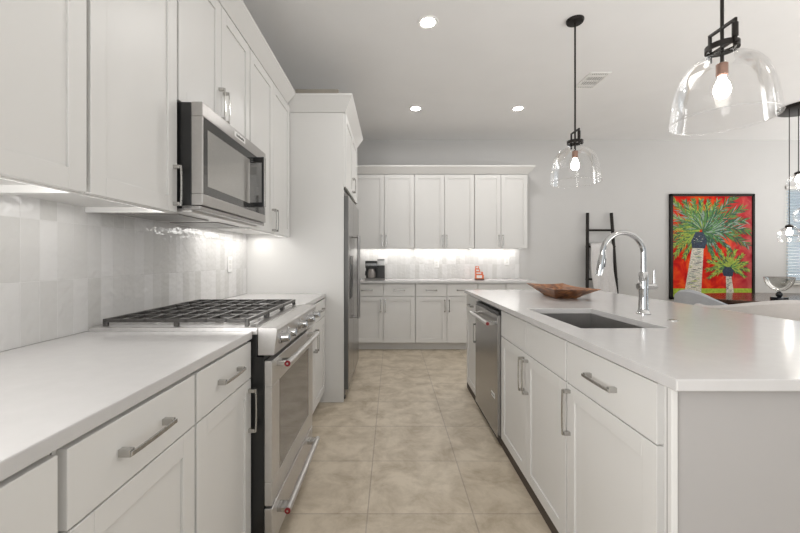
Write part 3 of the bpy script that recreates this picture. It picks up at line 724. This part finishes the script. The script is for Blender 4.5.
# ------------------------------------------------------------------ painting
def red_mat():
    m = bpy.data.materials.new('red_painted_canvas'); m.use_nodes = True; nt = m.node_tree; b = nt.nodes['Principled BSDF']
    tc = nt.nodes.new('ShaderNodeTexCoord'); n = nt.nodes.new('ShaderNodeTexNoise'); n.inputs['Scale'].default_value = 6; n.inputs['Detail'].default_value = 5; n.inputs['Distortion'].default_value = .8
    sp = nt.nodes.new('ShaderNodeSeparateXYZ'); nt.links.new(tc.outputs['Object'], sp.inputs[0])
    cr = nt.nodes.new('ShaderNodeValToRGB'); e = cr.color_ramp.elements
    e[0].position = .34; e[0].color = (.42, .01, .012, 1); e[1].position = .66; e[1].color = (.78, .10, .015, 1); x = e.new(.5); x.color = (.66, .025, .012, 1)
    cr2 = nt.nodes.new('ShaderNodeValToRGB'); e = cr2.color_ramp.elements
    e[0].position = .34; e[0].color = (.34, .012, .03, 1); e[1].position = .68; e[1].color = (.55, .12, .12, 1)
    mr = nt.nodes.new('ShaderNodeMapRange'); mr.inputs[1].default_value = .1; mr.inputs[2].default_value = .6
    mx = nt.nodes.new('ShaderNodeMix'); mx.data_type = 'RGBA'
    nt.links.new(tc.outputs['Object'], n.inputs['Vector']); nt.links.new(n.outputs['Fac'], cr.inputs[0]); nt.links.new(n.outputs['Fac'], cr2.inputs[0])
    nt.links.new(sp.outputs['X'], mr.inputs[0]); nt.links.new(mr.outputs[0], mx.inputs[0]); nt.links.new(cr.outputs[0], mx.inputs[6]); nt.links.new(cr2.outputs[0], mx.inputs[7])
    nt.links.new(mx.outputs[2], b.inputs['Base Color']); b.inputs['Roughness'].default_value = .9; b.inputs['Specular IOR Level'].default_value = .15
    return m
PX0, PX1, PZ0, PZ1 = 4.105, 5.345, .615, 2.17
pcx, pcz = (PX0+PX1)/2, (PZ0+PZ1)/2
t = thing('framed_painting', 'black-framed painting of two palm trees on a red background, hung on the back wall', 'painting', (pcx, BW, pcz))
hw, hh = (PX1-PX0)/2, (PZ1-PZ0)/2; fw = .035
MB().box(-hw, -hw+fw, -.045, -.002, -hh, hh).box(hw-fw, hw, -.045, -.002, -hh, hh).box(-hw, hw, -.045, -.002, hh-fw, hh).box(-hw, hw, -.045, -.002, -hh, -hh+fw).build('frame', M['bronze'], t, bevel=.002)
cm = [red_mat(), mat('lime_paint', (.34, .46, .03), .6, noise=.3, nscale=30), mat('palm_trunk_paint', (.60, .56, .47), .6, noise=.5, nscale=38, stretch=(1, 1, 3)),
      mat('dark_green_paint', (.012, .075, .035), .6, noise=.4, nscale=40), mat('mid_green_paint', (.07, .20, .035), .6, noise=.4, nscale=40), mat('yellow_green_paint', (.30, .38, .06), .9, noise=.4, nscale=40),
      mat('blue_black_paint', (.012, .025, .055), .6, noise=.8, nscale=50), mat('teal_grey_paint', (.20, .28, .22), .6, noise=.4, nscale=40)]
m = MB()
x0, x1, z0, z1 = -hw+fw-.002, hw-fw+.002, -hh+fw-.002, hh-fw+.002
m.box(x0, x1, -.03, -.004, z0, z1)
m.mi = 1; yb = -.0303
def W2(px, py): return ((px-392)/67.9-pcx, 1.21+(259-py)/67.9-pcz)
def clampx(x): return max(x0+.003, min(x1-.003, x))
def clampz(z): return max(z0+.003, min(z1-.003, z))
gz = W2(0, 288.5)[1]
m.poly([(x0, yb, z0), (x1, yb, z0), (x1, yb, gz), (x0, yb, gz)])
layer = [0]
def stroke(pts, w0, mi):
    """brush stroke: tapered ribbon"""
    layer[0] += 1; y = yb-.0002-layer[0]*.000004; m.mi = mi; n = len(pts); Lf = []; Rt = []
    for i, p in enumerate(pts):
        a = Vector(pts[max(i-1, 0)]); b = Vector(pts[min(i+1, n-1)]); d = (b-a).normalized(); nn = Vector((-d.y, d.x))
        w = w0*math.sin(PI*(.18+.80*i/(n-1)))
        Lf.append((clampx(p[0]+nn.x*w), y, clampz(p[1]+nn.y*w))); Rt.append((clampx(p[0]-nn.x*w), y, clampz(p[1]-nn.y*w)))
    for i in range(n-1):
        q = [m.bm.verts.new(v) for v in (Lf[i], Lf[i+1], Rt[i+1], Rt[i])]
        f = m.bm.faces.new(q); f.material_index = mi
def quad(pix, mi):
    layer[0] += 1; y = yb-.0002-layer[0]*.000004; m.mi = mi
    m.poly([(clampx(W2(*p)[0]), y, clampz(W2(*p)[1])) for p in pix])
def trunk(cb, ct, wb, wt, ztop, zbot, bands):
    quad([(cb-wb/2, zbot), (cb+wb/2, zbot), (ct+wt/2, ztop), (ct-wt/2, ztop)], 2)
    for k in range(bands):
        f = (k+random.random()*.6)/bands; yy = zbot+(ztop-zbot)*f; cx_ = cb+(ct-cb)*f; w_ = wb+(wt-wb)*f
        s_ = random.uniform(-.35, .35)*w_; l = random.uniform(.12, .3)*w_
        p0 = W2(cx_+s_-l, yy); p1 = W2(cx_+s_+l, yy+random.uniform(-.4, .4)); mid = ((p0[0]+p1[0])/2, (p0[1]+p1[1])/2-.004)
        stroke([p0, mid, p1], .0045, random.choice((6, 7, 5, 7, 6)))
def frond(cx_, cy_, ang, L, droop, cols, k=20):
    """arched quill with leaflets; ang in degrees, picture pixels"""
    a = math.radians(ang); pts = []
    for i in range(9):
        s_ = i/8; pts.append(W2(cx_+math.cos(a)*L*s_, cy_-math.sin(a)*L*s_+droop*s_*s_))
    for i in range(1, k):
        s_ = i/k; j = s_*8; q = int(j); fr_ = j-q
        p = Vector(pts[q])*(1-fr_)+Vector(pts[min(q+1, 8)])*fr_
        d = (Vector(pts[min(q+1, 8)])-Vector(pts[q])).normalized()
        for sg in (-1, 1):
            th = math.radians(random.uniform(18, 38))*sg
            dd_ = Vector((d.x*math.cos(th)-d.y*math.sin(th), d.x*math.sin(th)+d.y*math.cos(th)))
            l = L/67.9*.34*(1-.5*s_)*random.uniform(.7, 1.15)
            e = p+dd_*l
            stroke([tuple(p), tuple(p+dd_*l*.5), tuple(e+Vector((0, -.006)))], .0085, random.choice(cols))
    stroke(pts, .006, cols[0])
trunk(693.2, 698.5, 17, 11.5, 247, 294, 46)
for i, (ang, L, dr) in enumerate([(168, 34, 5), (183, 33, 9), (200, 32, 8), (150, 37, 2), (132, 42, 0), (118, 40, 0), (104, 38, 0), (90, 37, 0), (76, 37, 0), (62, 42, 1), (48, 50, 3), (34, 48, 6), (22, 46, 8), (12, 48, 12), (0, 46, 16), (-16, 30, 14), (-38, 24, 12), (-60, 24, 8), (232, 26, 8), (214, 30, 9)]):
    cols = (3, 4, 3, 7, 4) if ang < 55 or ang > 300 else (4, 5, 4, 7, 3)
    if ang > 176: cols = (5, 4, 5, 3)
    frond(701.5+math.cos(math.radians(ang))*2, 230, ang, L*(.82 if 60<ang<130 else 1), dr, cols, 26)
quad([(692.5, 248), (705.5, 248.5), (707.5, 240), (703, 232), (696, 232), (691.5, 241)], 6)
for k in range(24):
    p0 = W2(random.uniform(693, 706), random.uniform(235, 247)); stroke([p0, (p0[0]+.012, p0[1]-.004), (p0[0]+.022, p0[1]+.002)], .003, random.choice((7, 7, 3, 2)))
trunk(730.5, 729, 7.5, 5.5, 276, 293, 16)
for ang, L, dr in [(175, 22, 4), (160, 22, 0), (195, 21, 5), (140, 20, 0), (115, 20, 0), (90, 20, 0), (68, 20, 0), (45, 22, 2), (25, 22, 4), (8, 22, 6), (-10, 18, 6)]:
    frond(728.5, 268, ang, L, dr, (5, 4, 5, 3, 5), 12)
quad([(724, 276), (733, 276.5), (734, 270), (731, 267), (725, 267), (722.5, 271)], 6)
m.build('canvas', cm, t, fix=False)

# ------------------------------------------------------------------ blanket ladder and throw
t = thing('blanket_ladder', 'black wooden blanket ladder leaning on the back wall', 'ladder', (3.05, 5.18, 0))
lean = .26
def lp(x, h): return (x, lean*h/1.88, h)
for sx in (-1, 1):
    MB().tube([lp(sx*.235-.085, 0.005), lp(sx*.175, 1.885)], .022, 12).build('rail', M['bronze'], t, smooth='auto')
for hgt in (.45, .92, 1.39, 1.63):
    xx = .235-.06*hgt/1.88; xo = -.085*(1-hgt/1.88)
    MB().tube([lp(xo-xx-.02, hgt), lp(xo+xx+.02, hgt)], .016, 12).build('rung', M['bronze'], t, smooth='auto')
# throw hung over the third rung
m = MB(); bm = m.bm; nx, ny = 16, 26; rows = []
for j in range(ny+1):
    s_ = j/ny; row = []
    for i in range(nx+1):
        u = i/nx; x = -.155+.33*u*(.93+.07*s_)
        if s_ < .12: z = 1.425-(.12-s_)*3.0; y = .035
        elif s_ < .2: a = (s_-.12)/.08*PI; z = 1.425+.022*math.sin(a); y = .03*math.cos(a)
        else: z = 1.425-(s_-.2)*1.10; y = -.030
        f = .012*math.sin(u*19+s_*2)+.006*math.sin(u*41)
        row.append(bm.verts.new((x+.01*math.sin(s_*9), y+f*(min(1, abs(s_-.16)*6)) - (.012 if s_ > .2 else 0)+lean*z/1.88, z-.01*math.sin(u*7))))
    rows.append(row)
for j in range(ny):
    for i in range(nx): bm.faces.new((rows[j][i], rows[j][i+1], rows[j+1][i+1], rows[j+1][i]))
tag(m.build('throw_blanket', M['towel'], loc=(3.015, 5.18, 0), smooth=True, solid=.008), 'white throw blanket hanging over the black ladder', 'blanket')

# ------------------------------------------------------------------ dining furniture
t = thing('dining_table', 'oval dark polished wood dining table beyond the island', 'table', (4.75, 4.35, 0))
el = [(1.15*math.cos(2*PI*k/72), .60*math.sin(2*PI*k/72)) for k in range(72)]
MB().prism(el, 'z', .728, .76).build('tabletop', M['darkwood'], t, bevel=.006)
MB().prism([(p[0]*.9, p[1]*.85) for p in el], 'z', .69, .7275).build('apron', M['darkwood'], t)
for sx in (-1, 1):
    MB().lathe([(.10, .07), (.06, .20), (.055, .45), (.09, .62), (.16, .6895)], 28, (sx*.55, 0, 0), 'z', True).build('pedestal', M['darkwood'], t, smooth='auto')
    MB().box(sx*.55-.06, sx*.55+.06, -.36, .36, 0, .069).build('foot', M['darkwood'], t, bevel=.01)
t = thing('glass_bowl', 'round smoky glass bowl on a black pedestal, on the dining table', 'bowl', (4.27, 4.08, .7605))
MB().cyl((0, 0, 0), .072, .03, 32).build('base', M['bw'], t, smooth='auto')
MB().lathe([(.016, .0305), (.028, .045), (.03, .06), (.022, .078), (.010, .092)], 20, (0, 0, 0), 'z', True).build('stem', M['bw'], t, smooth='auto')
prof = [(.006, .093)]
for i in range(1, 11):
    a = PI/2*i/10*.96; prof.append((.125*math.sin(a), .094+.165*(1-math.cos(a))))
MB().lathe(prof, 40).build('bowl_glass', M['bowlglass'], t, smooth=True)
MB().lathe([(r, h) for r, h in ((.1235, .246), (.1265, .249), (.1235, .252), (.1205, .249), (.1235, .246))], 40).build('rim', M['carafe'], t, smooth=True)

def barrel_chair(label, loc, rot, fab, inner, r=.31, ht=.86, ha=.66, group=None):
    """tub chair: curved back shell dropping toward the arms, seat cushion, legs. faces local +y"""
    t = thing('dining_chair', label, 'chair', loc, rot, 'upholstered chairs around the dining table')
    m = MB(); bm = m.bm; n = 28; th = .055; out = []
    for i in range(n+1):
        u = -1+2*i/n; a = -PI/2+u*math.radians(118)
        h = ha+(ht-ha)*(0.5+.5*math.cos(min(1, abs(u)*1.15)*PI))
        ring = []
        for (rr, z) in ((r, .32), (r+.012, (h+.32)/2), (r+.02, h-.02), (r, h), (r-th+.02, h), (r-th, h-.02), (r-th, .32)):
            ring.append(bm.verts.new((rr*math.cos(a), rr*math.sin(a)*1.02, z)))
        out.append(ring)
    k = 7
    for a, b in zip(out, out[1:]):
        for j in range(k):
            f = bm.faces.new((a[j], a[(j+1) % k], b[(j+1) % k], b[j])); f.material_index = 1 if j in (5,) else 0
    bm.faces.new(out[0][::-1]); bm.faces.new(out[-1])
    m.build('back_shell', [fab, inner], t, smooth='auto')
    MB().lathe([(r-th-.01, .33), (r-th, .36), (r-th, .44), (r-th-.03, .47), (.02, .475)], 32, (0, .02, 0), 'z', True).build('seat_cushion', fab, t, smooth='auto')
    for sx, sy in ((-1, -1), (1, -1), (-1, 1), (1, 1)):
        MB().tube([(sx*.19, sy*.18, .335), (sx*.22, sy*.21, 0)], [.02, .012], 10).build('leg', M['darkwood'], t, smooth='auto')
    return t
barrel_chair('light grey upholstered barrel chair at the left side of the dining table', (3.40, 3.98, 0), -PI/2+.2, M['greyfab'], M['darkfab'], ht=.885, ha=.72, r=.27)
barrel_chair('cream upholstered rounded chair nearest to the island, at the right edge', (3.12, 3.20, 0), -.1, M['cream'], M['cream'], r=.38, ht=.895, ha=.80)
